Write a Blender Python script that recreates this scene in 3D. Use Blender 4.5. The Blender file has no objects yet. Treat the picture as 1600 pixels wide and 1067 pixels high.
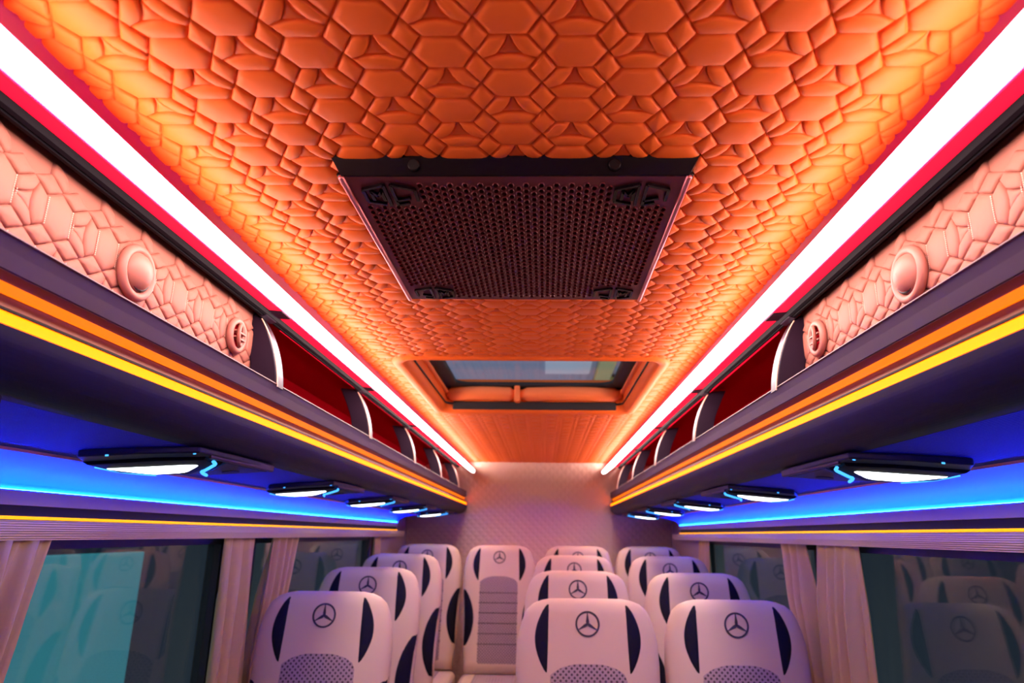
import bpy, bmesh, math, random
from mathutils import Vector, Matrix
random.seed(7)
PI = math.pi
S = bpy.context.scene
COL = S.collection
H = 1.42            # camera height above the cabin floor; profile heights below are given relative to it

# ------------------------------------------------------------------ camera
def cam_axes(p, y, r):
    f = Vector((-math.sin(y)*math.cos(p), math.cos(y)*math.cos(p), math.sin(p)))
    rt = Vector((math.cos(y), math.sin(y), 0)); up = rt.cross(f)
    return math.cos(r)*rt + math.sin(r)*up, -math.sin(r)*rt + math.cos(r)*up, f
R_, U_, F_ = cam_axes(0.275578, 0.027412, 0.012151)
cd = bpy.data.cameras.new('camera'); cam = bpy.data.objects.new('camera', cd); COL.objects.link(cam)
cam.matrix_world = Matrix(((R_.x, U_.x, -F_.x, 0.043571), (R_.y, U_.y, -F_.y, 0), (R_.z, U_.z, -F_.z, H), (0, 0, 0, 1)))
cd.sensor_width = 36; cd.lens = 1067/1600*36; cd.shift_x = -23.3/1600
cd.clip_start = .02; cd.clip_end = 100
cd.dof.use_dof = True; cd.dof.focus_distance = 1.15; cd.dof.aperture_fstop = 5.0
S.camera = cam

# ------------------------------------------------------------------ world, exposure
w = bpy.data.worlds.new('world'); S.world = w; w.use_nodes = True
w.node_tree.nodes['Background'].inputs[0].default_value = (.30, .36, .46, 1)
w.node_tree.nodes['Background'].inputs[1].default_value = 1.2
S.view_settings.view_transform = 'Standard'; S.view_settings.look = 'None'
S.view_settings.gamma = 1; S.view_settings.use_curve_mapping = False
S.view_settings.exposure = .38
S.cycles.use_denoising = True
S.cycles.max_bounces = 8; S.cycles.diffuse_bounces = 4; S.cycles.glossy_bounces = 4
S.cycles.sample_clamp_indirect = 6

WHITE_LED = 15.5; RED_LED = 1.5; YELLOW_LED = 6.0; ORANGE_GLOW = 1.4; BLUE_LED = 300.0; LAMP_LED = 5.0

al = bpy.data.lights.new('board_fill_light', 'AREA'); al.shape = 'RECTANGLE'; al.size = .4; al.size_y = 4; al.energy = 15; al.color = (.85, .95, 1)  # added fill lamp, out of view, to brighten the teal board
alo = bpy.data.objects.new('board_fill_light', al); COL.objects.link(alo); alo.location = (-1.7, 4.2, 3.2); alo.rotation_euler = (0, math.radians(28), 0)

# ------------------------------------------------------------------ materials
M = {}
def mat(name, col, rough=.5, metal=0, bump=None, spec=.5, coat=0, sheen=0):
    m = bpy.data.materials.new(name); m.use_nodes = True; nt = m.node_tree
    b = nt.nodes['Principled BSDF']
    b.inputs['Base Color'].default_value = (*col, 1); b.inputs['Roughness'].default_value = rough
    b.inputs['Metallic'].default_value = metal; b.inputs['Specular IOR Level'].default_value = spec
    b.inputs['Coat Weight'].default_value = coat
    if sheen: b.inputs['Sheen Weight'].default_value = sheen
    if bump:
        kind, scale, strength, dist = bump
        tc = nt.nodes.new('ShaderNodeTexCoord')
        bp = nt.nodes.new('ShaderNodeBump'); bp.inputs['Strength'].default_value = strength; bp.inputs['Distance'].default_value = dist
        if kind == 'noise':
            t = nt.nodes.new('ShaderNodeTexNoise'); t.inputs['Scale'].default_value = scale; t.inputs['Detail'].default_value = 4
            nt.links.new(tc.outputs['Object'], t.inputs['Vector']); nt.links.new(t.outputs['Fac'], bp.inputs['Height'])
        elif kind == 'leather':
            t = nt.nodes.new('ShaderNodeTexVoronoi'); t.inputs['Scale'].default_value = scale
            nt.links.new(tc.outputs['Object'], t.inputs['Vector']); nt.links.new(t.outputs['Distance'], bp.inputs['Height'])
        elif kind in ('ribX', 'ribZ'):
            t = nt.nodes.new('ShaderNodeTexWave'); t.bands_direction = 'X' if kind == 'ribX' else 'Z'
            t.inputs['Scale'].default_value = scale
            nt.links.new(tc.outputs['Object'], t.inputs['Vector']); nt.links.new(t.outputs['Fac'], bp.inputs['Height'])
        elif kind == 'diamond':
            mp = nt.nodes.new('ShaderNodeMapping'); mp.inputs['Rotation'].default_value = (0, PI/4, 0)
            t = nt.nodes.new('ShaderNodeTexVoronoi'); t.inputs['Scale'].default_value = scale; t.inputs['Randomness'].default_value = 0
            t.distance = 'CHEBYCHEV'; mp.inputs['Scale'].default_value = (1, .0, 1)
            nt.links.new(tc.outputs['Object'], mp.inputs['Vector']); nt.links.new(mp.outputs['Vector'], t.inputs['Vector'])
            iv = nt.nodes.new('ShaderNodeMath'); iv.operation = 'SUBTRACT'; iv.inputs[0].default_value = 1
            nt.links.new(t.outputs['Distance'], iv.inputs[1]); nt.links.new(iv.outputs[0], bp.inputs['Height'])
        nt.links.new(bp.outputs['Normal'], b.inputs['Normal'])
    M[name] = m
    return m
def emit(name, col, strength):
    m = bpy.data.materials.new(name); m.use_nodes = True; nt = m.node_tree
    b = nt.nodes['Principled BSDF']; b.inputs['Base Color'].default_value = (*[.12*min(1, c) for c in col], 1); b.inputs['Specular IOR Level'].default_value = .1; b.inputs['Roughness'].default_value = .6
    b.inputs['Emission Color'].default_value = (*col, 1); b.inputs['Emission Strength'].default_value = strength
    M[name] = m
    return m
mat('ceiling_leather', (.99, .185, .028), .5, bump=('leather', 900, .08, .0006), spec=.15)  # cream leather with the amber light put into its base colour
mat('shade_leather', (1.0, .22, .05), .5)
mat('panel_leather', (.29, .10, .072), .55, bump=('leather', 900, .08, .0006), spec=.08)
mat('stitch_thread', (.6, .36, .28), .6)
mat('vent_plastic', (.29, .10, .075), .45, spec=.15)
mat('seat_leather', (.62, .475, .35), .5, bump=('leather', 700, .06, .0006), spec=.4)
mat('seat_black', (.003, .003, .008), .6, spec=.15)
mat('emblem_thread', (.025, .018, .03), .6)
mat('dark_vinyl', (.008, .009, .016), .5, bump=('noise', 600, .05, .0005), spec=.14)
mat('purple_vinyl', (.032, .012, .034), .5, bump=('noise', 800, .06, .0005), spec=.22)
mat('magenta_profile', (.55, .012, .18), .35)  # magenta raised to stand in for the strip's light on the profile
mat('edge_trim', (.07, .014, .024), .5, spec=.2)
mat('divider_vinyl', (.012, .004, .013), .5, bump=('noise', 800, .06, .0005), spec=.14)
mat('chrome', (.075, .075, .105), .36, 1)
mat('gold_piping', (.9, .5, .35), .4)
mat('red_carpet', (.22, .001, .006), .9, spec=0)
mat('black_gloss', (.005, .002, .004), .25, spec=.18)
mat('black_plate', (.16, .035, .045), .40, .7, spec=.3)
mat('black_matt', (.004, .003, .004), .8)
mat('black_rubber', (.012, .012, .014), .6)
mat('cove_bluelit', (.008, .085, .85), .45, spec=.2)  # pale cove coloured blue to carry the blue LED's light
mat('groove_plastic', (.16, .045, .02), .6)
mat('rail_black', (.002, .001, .003), .65, spec=.06)
mat('rail_metal', (.85, .32, .36), .32, .7)
mat('rib_fabric_bluelit', (.012, .022, .42), .8, bump=('ribX', 60, .5, .002))  # blue glow from the cove is painted into the fabric colour
mat('rib_trim', (.70, .52, .32), .5, bump=('ribZ', 70, .6, .002))
mat('beige_trim', (.50, .40, .36), .5)
mat('pink_piping', (.98, .40, .50), .5)
mat('wall_beige', (.36, .26, .24), .75, bump=('noise', 300, .15, .001))
mat('rear_quilt', (.92, .64, .50), .6, bump=('diamond', 24, .55, .01))
mat('curtain', (.58, .40, .16), .85, bump=('noise', 900, .1, .0004), sheen=.2)
mat('floor_vinyl', (.05, .045, .05), .4, bump=('noise', 200, .1, .001))
mat('teal_board', (.07, .50, .50), .6, bump=('noise', 8, .2, .01))
mat('navy_wall', (.02, .03, .045), .7, bump=('noise', 5, .2, .01))
mat('roof_grey', (.5, .5, .6), .8, bump=('ribX', 2, .5, .05))
mat('roof_white', (1.0, 1.0, 1.0), .6, bump=('noise', 3, .1, .01))
mat('crane_yellow', (.72, .62, .16), .5, bump=('noise', 3, .1, .01))
emit('white_led', (1.0, .74, .69), WHITE_LED)
emit('red_led', (1.0, .005, .03), RED_LED)
emit('yellow_led', (1.0, .10, .0), YELLOW_LED)
emit('window_led', (1.0, .33, .0), 1.6)
emit('orange_glow', (1.0, .14, .0), ORANGE_GLOW)  # glow for the painted reflection in the rack groove
emit('blue_led', (.002, .034, 1.0), BLUE_LED)
emit('blue_guide', (.05, .35, 1.0), 1.6)
emit('lamp_lens', (.92, .98, 1.0), LAMP_LED)
def fabric():
    m = mat('seat_fabric', (.25, .18, .19), .85); nt = m.node_tree; b = nt.nodes['Principled BSDF']
    tc = nt.nodes.new('ShaderNodeTexCoord'); mp = nt.nodes.new('ShaderNodeMapping')
    mp.inputs['Rotation'].default_value = (0, PI/4, 0); mp.inputs['Scale'].default_value = (1, 0, 1)
    v = nt.nodes.new('ShaderNodeTexVoronoi'); v.inputs['Randomness'].default_value = 0; v.inputs['Scale'].default_value = 80
    cr = nt.nodes.new('ShaderNodeValToRGB'); cr.color_ramp.elements[0].position = .26; cr.color_ramp.elements[1].position = .34
    cr.color_ramp.elements[0].color = (.07, .045, .055, 1); cr.color_ramp.elements[1].color = (.36, .27, .28, 1)
    nt.links.new(tc.outputs['Object'], mp.inputs['Vector']); nt.links.new(mp.outputs['Vector'], v.inputs['Vector'])
    nt.links.new(v.outputs['Distance'], cr.inputs['Fac']); nt.links.new(cr.outputs['Color'], b.inputs['Base Color'])
    bp = nt.nodes.new('ShaderNodeBump'); bp.inputs['Strength'].default_value = .4; bp.inputs['Distance'].default_value = .001
    nt.links.new(v.outputs['Distance'], bp.inputs['Height']); nt.links.new(bp.outputs['Normal'], b.inputs['Normal'])
fabric()
def glass(name, tint, ior):
    m = bpy.data.materials.new(name); m.use_nodes = True; nt = m.node_tree
    nt.nodes.remove(nt.nodes['Principled BSDF']); out = nt.nodes['Material Output']
    t = nt.nodes.new('ShaderNodeBsdfTransparent'); t.inputs[0].default_value = (*tint, 1)
    g = nt.nodes.new('ShaderNodeBsdfGlossy'); g.inputs['Roughness'].default_value = .02
    lw = nt.nodes.new('ShaderNodeLayerWeight'); lw.inputs['Blend'].default_value = .5      # Schlick reflectance, the same from both faces
    pw = nt.nodes.new('ShaderNodeMath'); pw.operation = 'POWER'; pw.inputs[1].default_value = 5
    fr = nt.nodes.new('ShaderNodeMath'); fr.operation = 'MULTIPLY_ADD'; fr.inputs[1].default_value = ior; fr.inputs[2].default_value = ior*.07
    nt.links.new(lw.outputs['Facing'], pw.inputs[0]); nt.links.new(pw.outputs[0], fr.inputs[0])
    mx = nt.nodes.new('ShaderNodeMixShader')
    nt.links.new(fr.outputs[0], mx.inputs[0]); nt.links.new(t.outputs[0], mx.inputs[1]); nt.links.new(g.outputs[0], mx.inputs[2])
    nt.links.new(mx.outputs[0], out.inputs['Surface']); M[name] = m
glass('window_glass', (.80, .88, .88), .6)
glass('roof_glass', (.90, .92, .95), .25)

# ------------------------------------------------------------------ builders
def tag(o, label=None, cat=None, group=None, kind=None):
    if label: o['label'] = label
    if cat: o['category'] = cat
    if group: o['group'] = group
    if kind: o['kind'] = kind
    return o
def empty(name, loc=(0, 0, 0), rz=0):
    o = bpy.data.objects.new(name, None); COL.objects.link(o); o.location = loc; o.rotation_euler = (0, 0, rz)
    o.empty_display_size = .05
    return o
def mesh(name, verts, faces, smooth=False):
    me = bpy.data.meshes.new(name); me.from_pydata([tuple(v) for v in verts], [], faces); me.update()
    if smooth: me.polygons.foreach_set('use_smooth', [True]*len(me.polygons))
    return me
def obj(name, me, m, parent=None):
    o = bpy.data.objects.new(name, me); COL.objects.link(o)
    if m and not me.materials: me.materials.append(M[m])
    if parent: o.parent = parent
    return o
class MB:
    def __init__(s): s.v = []; s.f = []
    def add(s, vs, fs):
        n = len(s.v); s.v += [tuple(v) for v in vs]; s.f += [tuple(i+n for i in f) for f in fs]
    def box(s, a, b):
        x0, y0, z0 = a; x1, y1, z1 = b
        s.add([(x0,y0,z0),(x1,y0,z0),(x1,y1,z0),(x0,y1,z0),(x0,y0,z1),(x1,y0,z1),(x1,y1,z1),(x0,y1,z1)],
              [(0,3,2,1),(4,5,6,7),(0,1,5,4),(1,2,6,5),(2,3,7,6),(3,0,4,7)])
    def prism(s, pts, f0, f1):
        """closed polygon pts; f0/f1 map a 2-D point to the two end positions"""
        n = len(pts); s.add([f0(p) for p in pts]+[f1(p) for p in pts],
              [tuple(range(n)), tuple(range(2*n-1, n-1, -1))]+[(i, n+i, n+(i+1) % n, (i+1) % n) for i in range(n)])
    def tube(s, path, r, n=8, cap=True):
        path = [Vector(p) for p in path]; rings = []
        for i, p in enumerate(path):
            d = (path[min(i+1, len(path)-1)]-path[max(i-1, 0)]).normalized()
            a = d.cross(Vector((0, 0, 1)))
            if a.length < 1e-3: a = d.cross(Vector((1, 0, 0)))
            a.normalize(); b = a.cross(d)
            rr = r[i] if isinstance(r, (list, tuple)) else r
            rings.append([p+rr*(math.cos(2*PI*k/n)*a+math.sin(2*PI*k/n)*b) for k in range(n)])
        vs = [v for g in rings for v in g]
        fs = [(i*n+k, i*n+(k+1) % n, (i+1)*n+(k+1) % n, (i+1)*n+k) for i in range(len(path)-1) for k in range(n)]
        if cap: fs += [tuple(range(n-1, -1, -1)), tuple(range((len(path)-1)*n, len(path)*n))]
        s.add(vs, fs)
    def grid(s, fn, nu, nv):
        vs = [fn(i/nu, j/nv) for j in range(nv+1) for i in range(nu+1)]
        s.add(vs, [(j*(nu+1)+i, j*(nu+1)+i+1, (j+1)*(nu+1)+i+1, (j+1)*(nu+1)+i) for j in range(nv) for i in range(nu)])
    def mesh(s, name, smooth=False, fix=True):
        me = mesh(name, s.v, s.f, smooth)
        if fix:
            bm = bmesh.new(); bm.from_mesh(me); bmesh.ops.recalc_face_normals(bm, faces=bm.faces); bm.to_mesh(me); bm.free()
        return me
    def build(s, name, m, parent=None, smooth=False, fix=True):
        return obj(name, s.mesh(name, smooth, fix), m, parent)
def bevel(o, w_, n=2, ang=40):
    b = o.modifiers.new('bevel', 'BEVEL'); b.width = w_; b.segments = n; b.limit_method = 'ANGLE'; b.angle_limit = math.radians(ang)
    return o
def boxo(name, a, b, m, parent=None, bw=0):
    k = MB(); k.box(a, b); o = k.build(name, m, parent)
    if bw: bevel(o, bw)
    return o
def smoothpoly(pts, n=6):
    """Catmull-Rom through open polyline"""
    out = []
    P = [pts[0]]+list(pts)+[pts[-1]]
    for i in range(1, len(P)-2):
        for k in range(n):
            t = k/n; a, b, c, d = P[i-1], P[i], P[i+1], P[i+2]
            out.append(tuple(.5*((2*b[j])+(-a[j]+c[j])*t+(2*a[j]-5*b[j]+4*c[j]-d[j])*t*t+(-a[j]+3*b[j]-3*c[j]+d[j])*t**3) for j in range(len(b))))
    out.append(tuple(pts[-1])); return out
def rail(name, pts, y0, y1, side, m, parent=None, smooth=False):
    """profile pts (u, z) run along the cabin on one side"""
    k = MB(); k.prism(pts, lambda p: (side*p[0], y0, H+p[1]), lambda p: (side*p[0], y1, H+p[1]))
    return k.build(name, m, parent, smooth)
def interp(tab, t):
    if t <= tab[0][0]: return tab[0][1]
    for (a, va), (b, vb) in zip(tab, tab[1:]):
        if t <= b: return va+(vb-va)*(t-a)/(b-a)
    return tab[-1][1]

Y0, Y1 = -1.3, 5.34
SIDES = ((-1, 'left', 'single seats'), (1, 'right', 'paired seats'))

# ------------------------------------------------------------------ quilting pattern
PX, PY = .143, .104
hexa = [(-.035, 0), (-.0205, -.0255), (.0205, -.0255), (.035, 0), (.0205, .0255), (-.0205, .0255)]
diaR = [(.035, 0), (.0510, .0265), (.0365, .052), (.0205, .0255)]
diaL = [(-x, y) for x, y in diaR][::-1]
petL = [(-.0205, .0255), (-.0015, .0262), (-.004, .036), (-.009, .046), (-.0145, .0545), (-.0305, .0620), (-.0365, .052)]
petR = [(-x, y) for x, y in petL][::-1]
lens = [(-.0205, .0785), (-.0302, .0626), (-.014, .0556), (0, .0535), (.014, .0556), (.0302, .0626), (.0205, .0785)]
core = [(0, .0268), (.0035, .036), (.0085, .046), (.0138, .0545), (0, .0532), (-.0138, .0545), (-.0085, .046), (-.0035, .036)]
SH = [('hexagon_pad', hexa, .0062, (0, 0)), ('diamond_pad', diaR, .0056, (.03575, .026)), ('diamond_pad', diaL, .0056, (-.03575, .026)),
      ('petal_pad', petL, .0058, (-.0185, .043)), ('petal_pad', petR, .0058, (.0185, .043)), ('lens_pad', lens, .0058, (0, .067)), ('center_pad', core, .003, (0, .048))]
def pad_geo(poly, h, c, mp, flip, sub=3):
    P = []
    for a, b in zip(poly, poly[1:]+poly[:1]):
        ln = math.hypot(b[0]-a[0], b[1]-a[1]); n = 1 if ln < .012 else (2 if ln < .024 else sub)
        P += [(a[0]+(b[0]-a[0])*k/n, a[1]+(b[1]-a[1])*k/n) for k in range(n)]
    n = len(P); vs = []; fs = []
    for sc, hh in ((.992, 0), (.952, .38), (.865, .70), (.69, .92)):
        vs += [mp(c[0]+(p[0]-c[0])*sc, c[1]+(p[1]-c[1])*sc, h*hh) for p in P]
    vs.append(mp(c[0], c[1], h))
    for r in range(3): fs += [(r*n+i, r*n+(i+1) % n, (r+1)*n+(i+1) % n, (r+1)*n+i) for i in range(n)]
    fs += [(3*n+i, 3*n+(i+1) % n, 4*n) for i in range(n)]
    area = sum(a[0]*b[1]-b[0]*a[1] for a, b in zip(P, P[1:]+P[:1]))
    if (area < 0) != flip: fs = [f[::-1] for f in fs]
    return vs, fs

# ------------------------------------------------------------------ setting: ceiling, walls, floor
ZC = H+.5
SKX, SKY0, SKY1 = .385, 1.945, 2.835      # roof hatch opening
k = MB()
k.box((-.62, Y0, ZC), (.62, SKY0, ZC+.02)); k.box((-.62, SKY1, ZC), (.62, 5.1, ZC+.02))
k.box((-.62, SKY0, ZC), (-SKX, SKY1, ZC+.02)); k.box((SKX, SKY0, ZC), (.62, SKY1, ZC+.02))
ceiling = tag(k.build('ceiling', 'ceiling_leather'), 'amber-lit quilted leather ceiling with hexagon stitching', None, None, 'structure')
cmap = lambda a, b, c: (a, b, -c)
pads = []
for j in range(-4, 44):
    for i in range(-8, 9):
        cx = i*PX/2+.004; cy = .567+j*PY+(PY/2 if i % 2 else 0)
        for q, (nm, poly, h, c) in enumerate(SH):
            px, py = cx+c[0], cy+c[1]
            if abs(px) > .515 or py > 5.02 or py < .1: continue
            if abs(px) < SKX+.006 and SKY0+.012 < py < SKY1-.0: continue
            if abs(px) < SKX-.0 and SKY0-.0 < py < SKY1+.012: continue
            if abs(px) < .225 and .865 < py < 1.32: continue
            pads.append((py, q, cx, cy))
pads.sort()
pm = []
for nm, poly, h, c in SH:
    me = mesh(nm, *pad_geo(poly, h, c, cmap, True), smooth=True); pm.append(me)
cnt = {}; rest = MB()
geo = [pad_geo(poly, h, c, cmap, True, 2) for nm, poly, h, c in SH]
LIM = {'hexagon_pad': 150, 'diamond_pad': 300, 'petal_pad': 300, 'lens_pad': 150, 'center_pad': 150}
for py, q, cx, cy in pads:
    nm = SH[q][0]
    vis = py > .50
    if vis and cnt.get(nm, 0) < LIM[nm]:
        cnt[nm] = cnt.get(nm, 0)+1
        o = obj(nm, pm[q], 'ceiling_leather', ceiling); o.location = (cx, cy, ZC)
    else:
        vs, fs = geo[q]; rest.add([(x+cx, y+cy, z+ZC) for x, y, z in vs], fs)
tag(rest.build('quilted_padding', 'ceiling_leather', ceiling, True, False), 'far quilted pads of the amber-lit ceiling', None, None, 'stuff')

def floor_z(y): return max(0, (y-2.2)*.062)
k = MB(); pts = [(Y0, 0), (2.2, 0), (5.5, floor_z(5.5)), (5.5, -.1), (Y0, -.1)]
k.prism(pts, lambda p: (-1.05, p[0], p[1]), lambda p: (1.05, p[0], p[1]))
tag(k.build('floor', 'floor_vinyl'), 'dark vinyl cabin floor rising to the rear', None, None, 'structure')
# rear wall, leaning forward towards the roof
prof = smoothpoly([(4.90, .52), (4.97, .45), (5.20, .30), (5.36, .13), (5.42, -.1), (5.44, -.6), (5.44, -1.4)], 5)
prof = prof+[(y+.05, z) for y, z in prof[::-1]]
k = MB(); k.prism(prof, lambda p: (-1.05, p[0], H+p[1]), lambda p: (1.05, p[0], H+p[1]))
tag(k.build('wall_rear', 'rear_quilt', None, True), 'cream quilted rear wall of the cabin', None, None, 'structure')
tag(boxo('wall_front', (-1.05, Y0-.05, 0), (1.05, Y0, ZC+.1), 'wall_beige'), 'beige bulkhead at the front of the cabin', None, None, 'structure')
boxo('roof_outer', (-1.05, Y0, ZC+.09), (1.05, SKY0-.06, ZC+.108), 'roof_grey', ceiling)
boxo('roof_outer', (-1.05, SKY1+.06, ZC+.09), (1.05, 5.4, ZC+.108), 'roof_grey', ceiling)
boxo('roof_outer', (-1.05, SKY0-.06, ZC+.09), (-SKX-.06, SKY1+.06, ZC+.108), 'roof_grey', ceiling)
boxo('roof_outer', (SKX+.06, SKY0-.06, ZC+.09), (1.05, SKY1+.06, ZC+.108), 'roof_grey', ceiling)
WIN = [(-.9, 1.10), (1.30, 2.34), (2.56, 4.30)]          # window spans along the cabin
WZ0, WZ1 = H-.66, H-.012
wn = 0
for s, sd, who in SIDES:
    k = MB()
    xa, xb = sorted((s*1.012, s*1.07))
    k.box((xa, Y0, 0), (xb, 5.5, WZ0)); k.box((xa, Y0, WZ1), (xb, 5.5, ZC+.2))
    ys = [Y0]+[y for p in WIN for y in p]+[5.5]
    for a, b in zip(ys[::2], ys[1::2]): k.box((xa, a, WZ0), (xb, b, WZ1))
    tag(k.build('wall_'+sd, 'wall_beige'), 'beige side wall with window pillars beside the %s' % who, None, None, 'structure')
    for a, b in WIN:
        wn += 1
        o = empty('window_%d' % wn, (s*1.035, (a+b)/2, WZ0)); tag(o, '%s dark tinted side window on the side of the %s' % (['frontmost', 'middle', 'rearmost'][(wn-1) % 3], who), None, None, 'structure')
        hb = (b-a)/2; ht = WZ1-WZ0; f = MB(); r = .03
        f.box((-.022, -hb, 0), (.022, -hb+r, ht)); f.box((-.022, hb-r, 0), (.022, hb, ht)); f.box((-.022, -hb, 0), (.022, hb, r)); f.box((-.022, -hb, ht-r), (.022, hb, ht))
        f.build('window_frame', 'black_rubber', o)
        boxo('pane', (-.002, -hb+.01, .01), (.002, hb-.01, ht-.01), 'window_glass', o)

# ------------------------------------------------------------------ ceiling light bars and luggage racks
RYS = [1.45+.815*i for i in range(5)]
for s, sd, who in SIDES:
    t = empty('ceiling_light_bar', (0, 0, 0))
    tag(t, 'long white light bar between the ceiling and the rack above the %s' % who, 'light bar', 'ceiling light bars')
    rail('housing', [(.486, .506), (.4972, .4815), (.4655, .4525), (.4690, .4535), (.500, .479), (.535, .4715), (.5355, .469), (.5385, .469), (.5385, .476), (.60, .51)], Y0, Y1, s, 'magenta_profile', t)  # inner wing added to shade the nearest ceiling from the diffuser
    rail('diffuser', smoothpoly([(.468, .454), (.458, .4435), (.4525, .434), (.456, .425), (.468, .4215), (.488, .4335), (.5345, .4702)], 4)+[(.530, .4745), (.50, .474)], Y0, 4.93, s, 'white_led', t, False)  # dome shaped to bulge low so its side lights the ceiling
    rail('end_cap', [(.4965, .481), (.458, .4445), (.451, .434), (.455, .424), (.468, .420), (.489, .4325), (.5365, .469), (.536, .478)], 4.931, 4.95, s, 'purple_vinyl', t)
    cuts = [Y0]+RYS+[5.1]
    for a, b in zip(cuts, cuts[1:]):
        rail('red_panel', [(.5385, .4688), (.566, .4712), (.566, .478), (.5385, .478)], a+.028, b-.028, s, 'red_led', t)

    t = empty('luggage_rack', (0, 0, 0))
    tag(t, 'dark purple overhead luggage rack with amber light line above the %s' % who, 'luggage rack', 'overhead luggage racks')
    rail('top_rail', [(.566, .478), (.5665, .4705), (.5695, .4625), (.575, .460), (.576, .463), (.579, .459), (.584, .4585), (.600, .472), (.62, .50)], Y0, Y1, s, 'rail_black', t)
    rail('back_panel', [(.60, .490), (.80, .487), (.88, .40), (.88, .27), (.565, .27), (.565, .278), (.87, .285), (.87, .395), (.796, .478), (.602, .482)], Y0, Y1, s, 'red_carpet', t)
    rail('red_strip', [(.604, .4755), (.611, .4770), (.611, .481), (.604, .481)], 1.60, 5.0, s, 'red_led', t)
    rail('edge_trim', [(.5345, .3060), (.536, .3085), (.542, .3085), (.542, .305), (.536, .304)], Y0, Y1, s, 'edge_trim', t)
    rail('lip', [(.5362, .305), (.5385, .29), (.5398, .270), (.546, .268), (.556, .268), (.556, .305)], Y0, Y1, s, 'purple_vinyl', t)
    body = [(.570, .276), (.570, .236), (.545, .231), (.5405, .2265), (.5432, .2262), (.5432, .2128), (.5405, .2124)]
    body += smoothpoly([(.5405, .2124), (.5435, .192), (.556, .168), (.578, .153), (.602, .147)], 5)[1:]+[(.66, .16), (.66, .276)]
    rail('shelf_body', body, Y0, Y1, s, 'dark_vinyl', t)
    rail('groove', smoothpoly([(.5415, .2690), (.552, .2655), (.5585, .2585), (.5595, .2500), (.555, .2410), (.5455, .2315)], 5)+[(.569, .232), (.569, .269)], Y0, Y1, s, 'groove_plastic', t, True)
    rail('groove_reflection', [(.5535, .2620), (.5565, .2620), (.5585, .2560), (.5575, .2500), (.5545, .2500)], Y0, 5.24, s, 'orange_glow', t)  # glowing strip stands for the amber line's reflection in the groove
    rail('amber_strip', [(.5406, .2260), (.5436, .2260), (.5436, .2130), (.5406, .2130)], Y0, 5.26, s, 'yellow_led', t)
    rail('sliver_shade', [(.5452, .2322), (.5398, .2270), (.5408, .2262), (.5465, .231)], Y0, Y1, s, 'rail_black', t)  # added dark strip, painted shade over the brightly lit shelf edge
    rail('underside', [(.602, .147), (.80, .122), (.80, .135), (.602, .158)], Y0, Y1, s, 'rib_fabric_bluelit', t)
    # dividers
    fr = smoothpoly([(.5365, .302), (.5405, .335), (.550, .375), (.565, .415), (.584, .450), (.598, .466)], 4)
    bk = [(.648, .470), (.624, .42), (.606, .375), (.598, .335), (.600, .302)]
    bk = smoothpoly(bk, 3)
    for y in RYS:
        c = 0.0
        d = MB(); d.prism(fr+bk, lambda p: (s*p[0], y-.017, H+p[1]), lambda p: (s*p[0], y+.017, H+p[1]))
        o = bevel(d.build('divider', 'divider_vinyl', t), .003, 2, 60)
        d = MB(); off = [(u-.0035, z-.001) for u, z in fr]
        n = len(fr); wv = lambda i: .005+.0125*min(1, (n-1-i)/6)
        vs = []; fs = []
        for i, (u, z) in enumerate(off):
            hw = wv(i)
            vs += [(s*(u+.004), y-hw, H+z), (s*(u+.0005), y-hw+.002, H+z), (s*(u+.0005), y+hw-.002, H+z), (s*(u+.004), y+hw, H+z)]
        for i in range(n-1): fs += [(4*i+q, 4*i+q+1, 4*i+5+q, 4*i+4+q) for q in range(3)]
        d.add(vs, fs); d.build('chrome_trim', 'chrome', o)
        d = MB(); d.tube([(s*(u+.001), y-.0175, H+z) for u, z in off[:-3]], .0014, 6); d.build('piping', 'gold_piping', o)
        d = MB()                                   # cap that carries the divider across the red panel
        d.prism([(.5375, .4672), (.567, .4690), (.572, .460), (.585, .456), (.60, .470), (.60, .48), (.5375, .48)], lambda p: (s*p[0], y-.030, H+p[1]), lambda p: (s*p[0], y+.030, H+p[1]))
        bevel(d.build('rail_cap', 'divider_vinyl', o), .002, 2)

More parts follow.
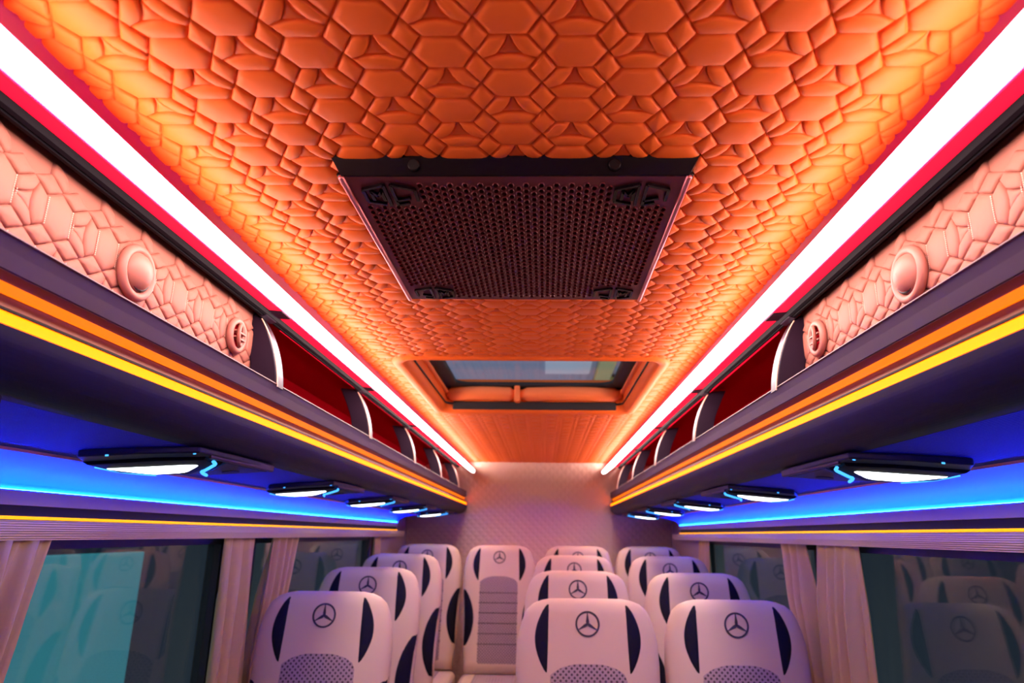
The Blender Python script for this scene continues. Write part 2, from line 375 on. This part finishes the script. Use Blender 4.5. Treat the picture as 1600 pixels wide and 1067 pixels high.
# ------------------------------------------------------------------ quilted rack panels with vents
for s, sd, who in SIDES:
    t = empty('quilted_panel', (s*.607, .9, H+.38))
    tag(t, 'peach quilted leather panel closing the front of the rack above the %s' % who, 'panel', 'quilted rack panels')
    k = MB(); sil = smoothpoly([(.20, .29), (.20, .44), (.25, .470), (.5, .474), (1.36, .474), (1.46, .466), (1.51, .43), (1.53, .36), (1.53, .29)], 5)
    k.prism([(y-.9, z-.38) for y, z in sil], lambda p: (0, p[0], p[1]), lambda p: (s*.02, p[0], p[1]))
    k.build('backing', 'panel_leather', t)
    mp = (lambda a, b, c: (c, b, a)) if s < 0 else (lambda a, b, c: (-c, b, a))
    flip = s < 0; st = MB()
    pmm = [mesh(nm, *pad_geo(poly, h*1.0, c, mp, flip), smooth=True) for nm, poly, h, c in SH]
    for i in range(-2, 3):
        for j in range(-8, 8):
            ca = i*PX/2+.018; cb = j*PY+(PY/2 if i % 2 else 0)+.018
            for q, (nm, poly, h, c) in enumerate(SH):
                za, yb = .38+ca+c[0], .9+cb+c[1]
                top = .462 if yb < 1.40 else .462-.6*(yb-1.40)
                if not (.292 < za < top) or not (.25 < yb < 1.515): continue
                o = obj(nm, pmm[q], 'panel_leather', t); o.location = (0, cb, ca)
                if q == 0:
                    for e in (-1, 1):
                        for g in range(-6, 7):
                            for off in (.0232, .0285):
                                x_ = -s*(.0036 if off < .025 else .0032); st.box((x_-.0006, cb+e*off-.0005, ca+g*.0030-.0009), (x_+.0006, cb+e*off+.0005, ca+g*.0030+.0009))
    tag(st.build('stitching', 'stitch_thread', t), 'pale seam stitches', None, None, 'stuff')
    # vents
    for q, (yy, zz) in enumerate(((.985, .387), (1.345, .390))):
        v = empty('air_vent', (s*.600, yy, H+zz))
        if q == 0: tag(v, 'large round ball vent in the peach quilted panel above the %s' % who, 'air vent', 'ball vents')
        else: tag(v, 'smaller round louvre vent beside the first rack divider above the %s' % who, 'air vent', 'louvre vents')
        r = .038 if q == 0 else .031
        k = MB(); n = 40; m_ = 10; vs = []; fs = []
        for a in range(n):
            th = 2*PI*a/n
            for b in range(m_):
                ph = 2*PI*b/m_; rr = r+.0075*math.cos(ph); vs.append((-s*(.004+.0075*math.sin(ph)), rr*math.cos(th), rr*math.sin(th)))
        for a in range(n):
            for b in range(m_): fs.append((a*m_+b, ((a+1) % n)*m_+b, ((a+1) % n)*m_+(b+1) % m_, a*m_+(b+1) % m_))
        k.add(vs, fs); k.build('outer_ring', 'vent_plastic', v, True)
        if q == 0:
            k = MB(); R0 = r-.003
            def ball(a, b):
                th = 2*PI*a; ph = b*PI/2
                return (-s*(.003+.022*math.cos(ph)), R0*math.sin(ph)*math.cos(th)*.9-.002, R0*math.sin(ph)*math.sin(th)*.9+.001)
            k.grid(ball, 28, 8); k.build('eyeball', 'vent_plastic', v, True)
            k = MB(); k.tube([(-s*.010, math.cos(a)*(R0-.008), math.sin(a)*(R0-.008)) for a in [PI*1.15+PI*.7*i/12 for i in range(13)]], .0025, 6)
            k.build('nozzle_slot', 'black_rubber', v, True)
        else:
            k = MB(); k.prism([((r+.001)*math.cos(2*PI*a/28), (r+.001)*math.sin(2*PI*a/28)) for a in range(28)], lambda p: (s*.001, *p), lambda p: (-s*.001, *p))
            k.build('vent_floor', 'red_carpet', v)
            k = MB(); vs = []; fs = []; n = 32; m_ = 8
            for a in range(n):
                th = 2*PI*a/n
                for b in range(m_):
                    ph = 2*PI*b/m_; rr = r-.010+.0042*math.cos(ph)
                    y_ = rr*math.cos(th); vs.append((-s*(.012+.0042*math.sin(ph)-.30*y_), y_, rr*math.sin(th)))
            for a in range(n):
                for b in range(m_): fs.append((a*m_+b, ((a+1) % n)*m_+b, ((a+1) % n)*m_+(b+1) % m_, a*m_+(b+1) % m_))
            k.add(vs, fs); k.build('inner_ring', 'vent_plastic', v, True)
            for zz_ in (-.007, .006):
                k = MB(); k.box((-s*.004-.001, -r+.008, zz_-.0015), (-s*.013+.001, r-.008, zz_+.0015)); k.build('slat', 'vent_plastic', v)

# ------------------------------------------------------------------ coves over the windows, reading light consoles
for s, sd, who in SIDES:
    t = empty('window_cove', (0, 0, 0))
    tag(t, 'blue lit cove with amber line over the windows beside the %s' % who, 'cove trim', 'lit window coves')
    YE = 4.76
    cv = smoothpoly([(.800, .1205), (.835, .1165), (.88, .109), (.92, .098), (.945, .084), (.956, .070)], 5)
    rail('cove', cv+[(1.012, .070), (1.012, .14), (.80, .14)], Y0, YE, s, 'cove_bluelit', t)
    rail('piping', [(.794, .1235), (.7975, .1182), (.8035, .1192), (.802, .125)], Y0, YE, s, 'pink_piping', t)
    rail('blue_strip', [(.949, .0715), (.955, .0715), (.955, .067), (.949, .067)], Y0, YE, s, 'blue_led', t)
    rail('ledge', [(.944, .0675), (.9465, .0700), (.9482, .0668), (1.012, .0665), (1.012, .043), (.946, .0425)], Y0, YE, s, 'beige_trim', t)
    rail('dark_channel', [(.956, .0425), (1.012, .0425), (1.012, .015), (.956, .015)], Y0, YE, s, 'dark_vinyl', t)
    rail('amber_strip', [(.9475, .0225), (.956, .0225), (.956, .0165), (.9475, .0165)], Y0, YE, s, 'window_led', t)
    rail('ribbed_trim', [(.944, .0150), (1.012, .0150), (1.012, -.022), (.950, -.022), (.944, -.004)], Y0, 5.0, s, 'rib_trim', t)

ui = lambda u: .147-.125*(u-.6)          # underside height at u
def console(s, yc):
    t = empty('reading_console', (s*.67, yc, H+ui(.67)))
    def P(u, y, dz): return (s*(u-.67), y, ui(u)-ui(.67)-dz)
    out = [(.74, -.205), (.66, -.165), (.583, -.105), (.580, .02), (.580, .245), (.63, .225), (.70, .185), (.755, .14), (.785, .095), (.790, 0), (.775, -.13)]
    k = MB(); k.prism(out, lambda p: P(p[0], p[1], .001), lambda p: P(p[0], p[1], .013)); bevel(k.build('housing', 'dark_vinyl', t), .003, 2)
    tr = [(.765, -.155), (.66, -.11), (.595, -.055), (.60, .03), (.67, .085), (.71, .12), (.76, .08), (.785, -.02)]
    k = MB(); k.prism(tr, lambda p: P(p[0], p[1], .0125), lambda p: P(.68+(p[0]-.68)*.94, p[1]*.94, .0185)); bevel(k.build('lamp_tray', 'rail_black', t), .002, 2)
    ln = smoothpoly([(.764, -.085), (.70, -.045), (.638, -.005), (.662, .035), (.694, .068), (.725, .058), (.750, .035), (.764, -.085)], 3)[:-1]
    k = MB(); k.prism(ln, lambda p: P(p[0], p[1], .0180), lambda p: P(.70+(p[0]-.70)*.95, p[1]*.95, .0205)); lo = k.build('lamp_lens', 'lamp_lens', t)
    k = MB(); k.box((-.004, -.004, -.001), (.004, .004, .003))
    k = MB(); k.tube([P(u, y, .0205) for u, y in smoothpoly([(.592, -.03), (.602, 0), (.62, .025), (.652, .065), (.672, .09), (.688, .145)], 5)], .0034, 6); k.build('light_guide', 'blue_guide', t, True)
    k = MB(); k.tube([P(u, y, .0165) for u, y in smoothpoly([(.775, -.10), (.782, 0), (.768, .09)], 5)], .0016, 6); k.build('light_line', 'blue_guide', t, True)
    fl = [(.583, -.06), (.579, .24), (.588, .244), (.592, -.05)]
    k = MB(); k.prism(fl, lambda p: P(p[0], p[1], .004), lambda p: P(p[0], p[1], .0175)); bevel(k.build('flap_edge', 'purple_vinyl', t), .002, 2)
    fp = [(.594, .03), (.592, .235), (.63, .215), (.70, .175), (.70, .15), (.66, .11)]
    k = MB(); k.prism(fp, lambda p: P(p[0], p[1], .0125), lambda p: P(p[0], p[1], .0165)); bevel(k.build('flap', 'dark_vinyl', t), .0015, 2)
    k = MB(); k.prism([(.645+.017*math.cos(2*PI*a/18), .165+.022*math.sin(2*PI*a/18)) for a in range(18)], lambda p: P(p[0], p[1], .016), lambda p: P(p[0], p[1], .0178)); k.build('speaker_hole', 'black_matt', t)
    for (u, y) in ((.70, -.188), (.592, -.105)):
        k = MB(); k.prism([(u+.0026*math.cos(2*PI*a/10), y+.0026*math.sin(2*PI*a/10)) for a in range(10)], lambda p: P(p[0], p[1], .012), lambda p: P(p[0], p[1], .0145)); k.build('button', 'blue_guide', t)
    return t
ordn = ['nearest', 'second', 'third', 'fourth', 'fifth', 'sixth']
for s, sd, who in SIDES:
    for i in range(6):
        y = 1.335-.82+.825*i
        t = console(s, y)
        if i == 0: lab = 'reading light console cut off at the %s frame edge under the rack' % sd
        else: lab = '%s fully visible reading light console under the rack above the %s' % (['nearest', 'second', 'third', 'fourth', 'farthest'][i-1], who)
        tag(t, lab, 'reading light', 'reading light consoles')

# ------------------------------------------------------------------ ceiling air grille
gr = empty('ceiling_grille', (0, 1.09, ZC))
tag(gr, 'black perforated air conditioning grille with corner emblems on the amber-lit ceiling', 'grille')
GT = (.254, .826-1.09, 1.362-1.09); GB = (.238, .838-1.09, 1.347-1.09); GZ = -.028
k = MB()
tp = [(-GT[0], GT[1]), (GT[0], GT[1]), (GT[0], GT[2]), (-GT[0], GT[2])]; bt = [(-GB[0], GB[1]), (GB[0], GB[1]), (GB[0], GB[2]), (-GB[0], GB[2])]
sides = {}
for i, nm in enumerate(('front_bar', 'side_bar', 'rear_bar', 'side_bar')):
    a, b = i, (i+1) % 4; q = MB()
    ins = lambda p: (p[0]*.985, p[1]*.985)
    q.add([(*tp[a], 0), (*tp[b], 0), (*bt[b], GZ), (*bt[a], GZ), (*ins(bt[b]), GZ+.001), (*ins(bt[a]), GZ+.001), (*ins(tp[b]), 0), (*ins(tp[a]), 0)],
          [(0, 1, 2, 3), (3, 2, 4, 5), (5, 4, 6, 7)])
    o = q.build(nm, 'black_gloss', gr); bevel(o, .0015, 2, 20)
for sx in (-1, 1):      # polished edge strips
    k = MB(); k.tube([(sx*(GB[0]+.001), GB[1], GZ-.0005), (sx*(GB[0]+.001), GB[2], GZ-.0005)], .0042, 8); k.build('edge_strip', 'rail_metal', gr, True)
    for yy in (.02, .30, .52):
        k = MB(); k.tube([(sx*(GB[0]+.006), GB[1]+yy-.012, GZ+.008), (sx*(GB[0]+.006), GB[1]+yy+.012, GZ+.010)], .004, 8); k.build('edge_clip', 'black_gloss', gr, True)
for sx in (-1, 1):
    k = MB(); k.tube([(sx*.137, GT[1]+.009, -.0140), (sx*.137, GT[1]+.001, -.0160)], .0085, 18); bevel(k.build('latch', 'black_gloss', gr), .0015, 2)
boxo('backing', (-GB[0], GB[1], -.014), (GB[0], GB[2], -.012), 'black_matt', gr)
plate = MB(); NX, NY = 42, 29; mx = .013; x0 = -GB[0]+mx; x1 = GB[0]-mx; y0 = GB[1]+.016; y1 = GB[2]-.013
dx = (x1-x0)/NX; dy = (y1-y0)/NY; zt = GZ+.0005
def quad(a, b, c, d): plate.add([(a, b, zt), (c, b, zt), (c, d, zt), (a, d, zt)], [(3, 2, 1, 0)])
for a, b, c, d in ((-GB[0], GB[1], GB[0], y0), (-GB[0], y1, GB[0], GB[2]), (-GB[0], y0, x0, y1), (x1, y0, GB[0], y1)): quad(a, b, c, d)
for i in range(NX):
    xa = x0+i*dx; xb = xa+dx; xm = xa+dx/2
    rows = [(y0+j*dy, y0+(j+1)*dy) for j in range(NY)] if i % 2 == 0 else [(y0+(j+.5)*dy, y0+(j+1.5)*dy) for j in range(NY-1)]
    if i % 2: quad(xa, y0, xb, y0+dy/2); quad(xa, y1-dy/2, xb, y1)
    for ya, yb in rows:
        ym = (ya+yb)/2; e = min(i, NX-1-i)
        if e < 8 and (ym < y0+4.2*dy or ym > y1-4.2*dy): quad(xa, ya, xb, yb); continue
        rx, ry = dx*.37, dy*.37
        o8 = [(xb, ym), (xb, yb), (xm, yb), (xa, yb), (xa, ym), (xa, ya), (xm, ya), (xb, ya)]
        i8 = [(xm+rx*math.cos(PI/4*q), ym+ry*math.sin(PI/4*q)) for q in range(8)]
        j8 = [(xm+(p[0]-xm)*1.24, ym+(p[1]-ym)*1.24) for p in i8]
        vs = [(*p, zt) for p in o8]+[(*p, zt) for p in j8]+[(*p, zt-.0016) for p in i8]+[(*p, zt+.006) for p in i8]
        fs = [(g*8+q, g*8+8+q, g*8+8+(q+1) % 8, g*8+(q+1) % 8) for g in range(3) for q in range(8)]
        plate.add(vs, fs)
plate.build('perforated_plate', 'black_plate', gr, False, False)
def bar2(k, a, b, w_, z0, z1):
    d = Vector((b[0]-a[0], b[1]-a[1])); n = Vector((-d.y, d.x)).normalized()*w_/2
    k.prism([(a[0]+n.x, a[1]+n.y), (b[0]+n.x, b[1]+n.y), (b[0]-n.x, b[1]-n.y), (a[0]-n.x, a[1]-n.y)], lambda p: (p[0], p[1], z0), lambda p: (p[0], p[1], z1))
def hexlogo(cx, cy, mir):
    k = MB(); z0, z1 = zt+.001, zt-.0042; sx = .037*mir; sy = .030
    seg = [((-1, .55), (-1, -.55)), ((-1, -.55), (-.14, -1)), ((-1, .62), (-.32, .95)), ((-.14, 1), (-.14, -1)),      # left half of the hexagon
           ((.14, 1), (.14, -1)), ((.14, 1.0), (.62, .78)), ((1, .55), (1, -.55)), ((.14, -1), (1, -.55)),             # right half
           ((-.72, .45), (-.72, -.4)), ((-.72, -.4), (-.50, .1)), ((-.50, .1), (-.30, -.45)), ((-.30, -.45), (-.30, .5)), # M
           ((.14, .55), (.72, .30)), ((.40, -.55), (.40, .40))]                                                         # L
    seg = seg[:-1]
    for a, b in seg: bar2(k, (cx+a[0]*sx, cy+a[1]*sy), (cx+b[0]*sx, cy+b[1]*sy), .0046, z0, z1)
    tag(k.build('corner_emblem', 'black_gloss', gr), 'raised hexagon emblem with interlocked letters')
for sx in (-1, 1):
    hexlogo(sx*.180, GB[1]+.050, 1); hexlogo(sx*.180, GB[2]-.042, -1)

# ------------------------------------------------------------------ roof hatch
sk = empty('roof_hatch', (0, (SKY0+SKY1)/2, ZC))
tag(sk, 'glazed roof hatch with orange lining and rolled shade in the ceiling', 'roof hatch')
hy = (SKY1-SKY0)/2
def rrect(hx, hy_, r, n=6):
    out = []
    for cx, cy, a0 in ((hx-r, hy_-r, 0), (-hx+r, hy_-r, PI/2), (-hx+r, -hy_+r, PI), (hx-r, -hy_+r, 3*PI/2)):
        out += [(cx+r*math.cos(a0+PI/2*q/n), cy+r*math.sin(a0+PI/2*q/n)) for q in range(n+1)]
    return out
def ringmesh(loops, name, m, smooth=True):
    k = MB(); n = len(loops[0]); vs = [v for l in loops for v in l]
    fs = [(i*n+q, i*n+(q+1) % n, (i+1)*n+(q+1) % n, (i+1)*n+q) for i in range(len(loops)-1) for q in range(n)]
    k.add(vs, fs); return k.build(name, m, sk, smooth)
lp = lambda dx_, r, z: [(x, y, z) for x, y in rrect(SKX+dx_, hy+dx_, r)]
ringmesh([lp(.035, .07, .001), lp(.030, .07, -.009), lp(.016, .06, -.013), lp(.0, .05, -.008), lp(-.012, .04, .004), lp(-.016, .04, .02), lp(-.016, .04, .13), lp(.03, .04, .13)], 'lining', 'ceiling_leather')
ringmesh([lp(-.0165, .04, .022), lp(-.020, .04, .020), lp(-.022, .04, .024), lp(-.0165, .04, .030)], 'lining_seam', 'black_rubber')
ringmesh([lp(-.016, .04, .062), lp(-.028, .04, .060), lp(-.030, .04, .072), lp(-.016, .04, .076)], 'inner_frame', 'shade_leather')
ringmesh([lp(-.014, .05, .088), lp(-.060, .06, .088), lp(-.066, .06, .096), lp(-.066, .06, .108), lp(.03, .05, .112)], 'glass_frame', 'black_rubber')
boxo('pane', (-SKX+.02, -hy+.02, .100), (SKX-.02, hy-.02, .106), 'roof_glass', sk)
# shade cassette along the rear side
for a, b in ((-SKX+.02, -.078), (-.062, SKX-.02)):
    k = MB(); nn = 12
    xs = [a+(b-a)*q/nn for q in range(nn+1)]
    rr = [.024 if 0 < q < nn else .012 for q in range(nn+1)]
    k.tube([(x, hy-.045, .060+.006*math.sin(PI*(q/nn))) for q, x in enumerate(xs)], [r_*1.25 for r_ in rr], 14); k.build('shade_roll', 'shade_leather', sk, True)
boxo('shade_strap', (-.082, hy-.080, .026), (-.058, hy-.030, .092), 'shade_leather', sk, .006)
boxo('shade_slot', (-SKX+.045, hy-.028, .0), (SKX-.045, hy-.018, .034), 'black_rubber', sk, .004)

# ------------------------------------------------------------------ seats
HW = [(0, .120), (.006, .150), (.016, .176), (.035, .198), (.06, .211), (.1, .222), (.137, .229), (.2, .232), (.25, .231), (.4, .226), (.6, .216), (.8, .20)]
TH = [(0, .012), (.006, .028), (.016, .040), (.04, .050), (.15, .055), (.3, .060), (.8, .070)]
def front(x, t):
    hw = interp(HW, t); q = min(1, abs(x)/hw)
    return -interp(TH, t)*(1-q**3)**(1/3)
BH = .76
def sp(x, t, off=0): return (x, front(x, t)-off, -t)
def patch(fn, nu, nv, off):
    """slightly proud panel over the seat front: fn(a, b) -> (x, t)"""
    k = MB(); n1 = nu+1
    vs = []; 
    for j in range(nv+1):
        for i in range(nu+1):
            x, t = fn(i/nu, j/nv); e = 0 if i in (0, nu) or j in (0, nv) else 1
            vs.append(sp(x, t, off if e else -.002))
    fs = [(j*n1+i, (j+1)*n1+i, (j+1)*n1+i+1, j*n1+i+1) for j in range(nv) for i in range(nu)]
    k.add(vs, fs); return k
def make_seat():
    root = empty('bus_seat')
    tilt = empty('tmp')
    parts = []
    # shell
    k = MB(); n = 40; ts = [0, .003, .006, .010, .016, .025, .035, .05, .07, .1, .137, .17, .2, .25, .32, .4, .5, .6, .7, BH]
    vs = []
    for t in ts:
        hw, th = interp(HW, t), interp(TH, t)
        for a in range(n):
            an = 2*PI*a/n; c, s_ = math.cos(an), math.sin(an)
            vs.append((hw*math.copysign(abs(c)**(2/3), c), th*math.copysign(abs(s_)**(2/3), s_), -t))
    fs = [(j*n+i, j*n+(i+1) % n, (j+1)*n+(i+1) % n, (j+1)*n+i) for j in range(len(ts)-1) for i in range(n)]
    fs += [tuple(range(n)), tuple(range((len(ts)-1)*n, len(ts)*n))[::-1]]
    k.add(vs, fs); parts.append(k.build('backrest', 'seat_leather', root, True))
    for s in (-1, 1):
        def cres(a, b):
            t = .014+.216*b; wv = math.sin(PI*b)**.85
            xi = .131-.004*math.sin(PI*b)-.006*(1-b); xo = xi+.050*wv
            xo = min(xo, interp(HW, t)-.012)
            return (s*(xi+(xo-xi)*a), t)
        parts.append(patch(cres, 6, 16, .0025).build('side_insert', 'seat_black', root, True))
        def low(a, b):
            t = .265+.36*b; wv = math.sin(PI*b)**.7
            hw = interp(HW, t)-.001
            return (s*(hw-(.075*wv)*(1-a)), t)
        parts.append(patch(low, 6, 18, .003).build('bolster_insert', 'seat_black', root, True))
    def fab(a, b):
        x = -.128+.256*a; t0 = .188+.040*abs(x/.128)**3
        return (x, t0+(.72-t0)*b)
    f = patch(fab, 16, 22, .0022); fo = f.build('fabric_panel', 'seat_fabric', root, True); parts.append(fo)
    for tt in (.30, .36, .42, .48, .54, .60):
        k = MB(); k.tube([sp(-.124+.248*q/12, tt, .0015) for q in range(13)], .0022, 6); parts.append(k.build('quilt_seam', 'seat_black', root, True))
    k = MB(); r0, r1 = .0335, .0395; ct = .081; n = 48                 # three-pointed star in a ring
    def ez(x, z, o_): return (x, front(x, ct-z)-o_, z-ct)
    vs = []
    for a in range(n):
        an = 2*PI*a/n; vs += [ez(r0*math.cos(an), r0*math.sin(an), .001), ez(r0*math.cos(an), r0*math.sin(an), .0025), ez(r1*math.cos(an), r1*math.sin(an), .0025), ez(r1*math.cos(an), r1*math.sin(an), .001)]
    k.add(vs, [(4*a+q, 4*a+q+1, 4*((a+1) % n)+q+1, 4*((a+1) % n)+q) for a in range(n) for q in range(3)])
    for a in range(3):
        an = PI/2+2*PI*a/3; d = Vector((math.cos(an), math.sin(an))); nn = Vector((-d.y, d.x))
        P = [d*r0+nn*.0012, d*.008+nn*.0050, -d*.004+nn*.003, -d*.004-nn*.003, d*.008-nn*.0050, d*r0-nn*.0012]
        k.add([ez(p.x, p.y, .0025) for p in P]+[ez(p.x, p.y, .0005) for p in P], [(0, 1, 2, 3, 4, 5)]+[(i, i+6, (i+1) % 6+6, (i+1) % 6) for i in range(6)])
    parts.append(k.build('emblem', 'emblem_thread', root))
    # the whole backrest leans back and its top sits at (0, 0, 1.215)
    rx = Matrix.Rotation(math.radians(-9), 4, 'X')
    mtx = Matrix.Translation((0, 0, 1.215)) @ rx
    for p in parts: p.matrix_local = mtx
    for p in parts: p.matrix_parent_inverse = Matrix.Identity(4)
    yb = -math.sin(math.radians(9))*BH
    # cushion
    k = MB(); k.box((-.225, yb-.45, .34), (.225, yb+.03, .46)); c = bevel(k.build('seat_cushion', 'seat_leather', root, True), .045, 4)
    k = MB(); k.grid(lambda a, b: (-.13+.26*a, yb-.40+.37*b, .463+.002*math.sin(PI*a)*math.sin(PI*b)), 6, 8); k.build('cushion_fabric', 'seat_fabric', root, True)
    k = MB(); k.box((-.20, yb-.36, .26), (.20, yb+.02, .345)); k.build('seat_base', 'seat_black', root)
    for sx in (-1, 1):
        k = MB(); k.box((sx*.17-.02, yb-.33, 0), (sx*.17+.02, yb-.28, .27)); k.box((sx*.17-.02, yb-.06, 0), (sx*.17+.02, yb-.01, .27)); k.box((sx*.17-.025, yb-.36, 0), (sx*.17+.025, yb+.02, .025)); k.build('leg', 'seat_black', root)
    bpy.data.objects.remove(tilt)
    return root
proto = make_seat()
ch = list(proto.children)
def copy_seat():
    r = proto.copy(); COL.objects.link(r)
    for c in ch:
        d = c.copy(); COL.objects.link(d); d.parent = r; d.matrix_parent_inverse = Matrix.Identity(4)
    return r
ROWZ = {2.46: -.205, 3.20: -.151, 4.00: -.110, 4.75: -.070}
SEATS = [(-.703, 2.53, 2, 'front single seat nearest the camera beside the left window'), (-.730, 3.22, 1.5, 'middle single seat in the left column behind the front single seat'), (-.745, 3.97, 1, 'last single seat of the left column before the rear bench row'),
         (.186, 2.45, 0, 'front aisle seat nearest the camera in the right pair'), (.190, 3.18, 0, 'second row aisle seat of the right pairs'), (.210, 4.00, 0, 'third row aisle seat of the right pairs'),
         (.672, 2.47, -1, 'front window seat nearest the camera in the right pair'), (.705, 3.16, -1, 'second row window seat of the right pairs'), (.735, 4.02, -1, 'third row window seat of the right pairs'),
         (-.732, 4.80, 0, 'rear row seat in the left corner against the back wall'), (-.245, 4.72, 0, 'rear row seat facing straight down the open aisle'), (.265, 4.74, 0, 'rear row seat directly behind the right aisle column'), (.745, 4.80, 0, 'rear row seat in the right corner against the back wall')]
for i, (x, y, rz, lab) in enumerate(SEATS):
    r = proto if i == 0 else copy_seat()
    zt_ = H + interp(sorted(ROWZ.items()), y)
    r.location = (x, y, zt_-1.215); r.rotation_euler = (0, 0, math.radians(rz))
    tag(r, 'cream and black '+lab, 'seat', 'bus seats')

# ------------------------------------------------------------------ curtains
def curtain(s, top, bot, folds, label, seed, amp=.020, x=.974):
    rnd = random.Random(seed); ph = [rnd.uniform(0, 6.28) for _ in range(4)]
    k = MB(); NU, NV = folds*18, 24; zt_, zb = H-.022, H-.95
    def fn(a, b):
        bb = min(1, b*2.2); y = (top[0]+(top[1]-top[0])*a)*(1-bb)+(bot[0]+(bot[1]-bot[0])*a)*bb
        A = amp*(.35+.65*min(1, b*5)); f = folds*2*PI*a
        w1 = math.sin(f+ph[0]+.5*math.sin(3*b+ph[1])); off = A*(w1+.45*math.sin(2*f+ph[2]+1.2*b)+.2*math.sin(3.3*f+ph[1]))
        y += .35*A*math.sin(2*f+ph[3])*(.4+.6*b)
        return (s*(x-off), y, zt_+(zb-zt_)*b)
    k.grid(fn, NU, NV); o = k.build('window_curtain', 'curtain', None, True, False)
    so = o.modifiers.new('thick', 'SOLIDIFY'); so.thickness = .003
    return tag(o, label, 'curtain', 'window curtains')
curtain(-1, (1.080, 1.425), (.985, 1.300), 5, 'large beige curtain gathered at the left frame edge', 1, .028, .962)
curtain(-1, (2.246, 2.484), (2.236, 2.484), 3, 'beige curtain before the first left window pillar', 2)
curtain(-1, (2.629, 2.898), (2.525, 2.691), 4, 'beige curtain swept back just behind the first left window pillar', 3)
curtain(-1, (4.300, 4.450), (4.290, 4.440), 3, 'narrow beige curtain at the rear end of the left windows', 4, .012, .992)
curtain(1, (2.153, 2.443), (2.163, 2.453), 4, 'broad beige curtain beside the front right window seat', 5)
curtain(1, (2.587, 2.836), (2.484, 2.691), 3, 'beige curtain swept back behind the right window pillar', 6)
curtain(1, (4.119, 4.368), (4.140, 4.388), 3, 'narrow beige curtain at the rear end of the right windows', 7, .012, .992)
curtain(1, (1.076, 1.345), (1.014, 1.263), 4, 'beige curtain at the right frame edge', 8, .028, .962)

# ------------------------------------------------------------------ outside the windows: the workshop
o = boxo('workshop_board', (-3.06, 2.2, 0), (-3.00, 5.38, H-.158), 'teal_board', None, .01); tag(o, 'teal board standing outside the left window', 'board')
for s, sd in ((-1, 'left'), (1, 'right')):
    o = boxo('workshop_wall', (s*3.2-.05, -2, -.6), (s*3.2+.05, 16, 3.0), 'navy_wall'); tag(o, 'dark workshop wall outside the %s windows' % sd, 'wall', None, 'structure')
o = boxo('workshop_roof', (-6, 5, 4.45), (6, 20, 4.5), 'roof_grey'); tag(o, 'grey workshop roof seen through the hatch', 'roof', None, 'structure')
o = boxo('roof_light_panel', (.05, 10.0, 4.42), (.90, 12.9, 4.45), 'roof_white'); tag(o, 'white panel on the workshop roof seen through the hatch', 'panel')
o = empty('crane_frame', (1.3, 12, 4.4)); tag(o, 'yellow crane frame under the workshop roof seen through the hatch', 'crane')
boxo('beam', (-.30, -3, -.12), (-.02, 2, .0), 'crane_yellow', o); boxo('beam', (.35, -3, -.12), (.60, 2, .0), 'crane_yellow', o); boxo('cross_beam', (-.30, 1.0, -.125), (.60, 1.6, -.01), 'crane_yellow', o)
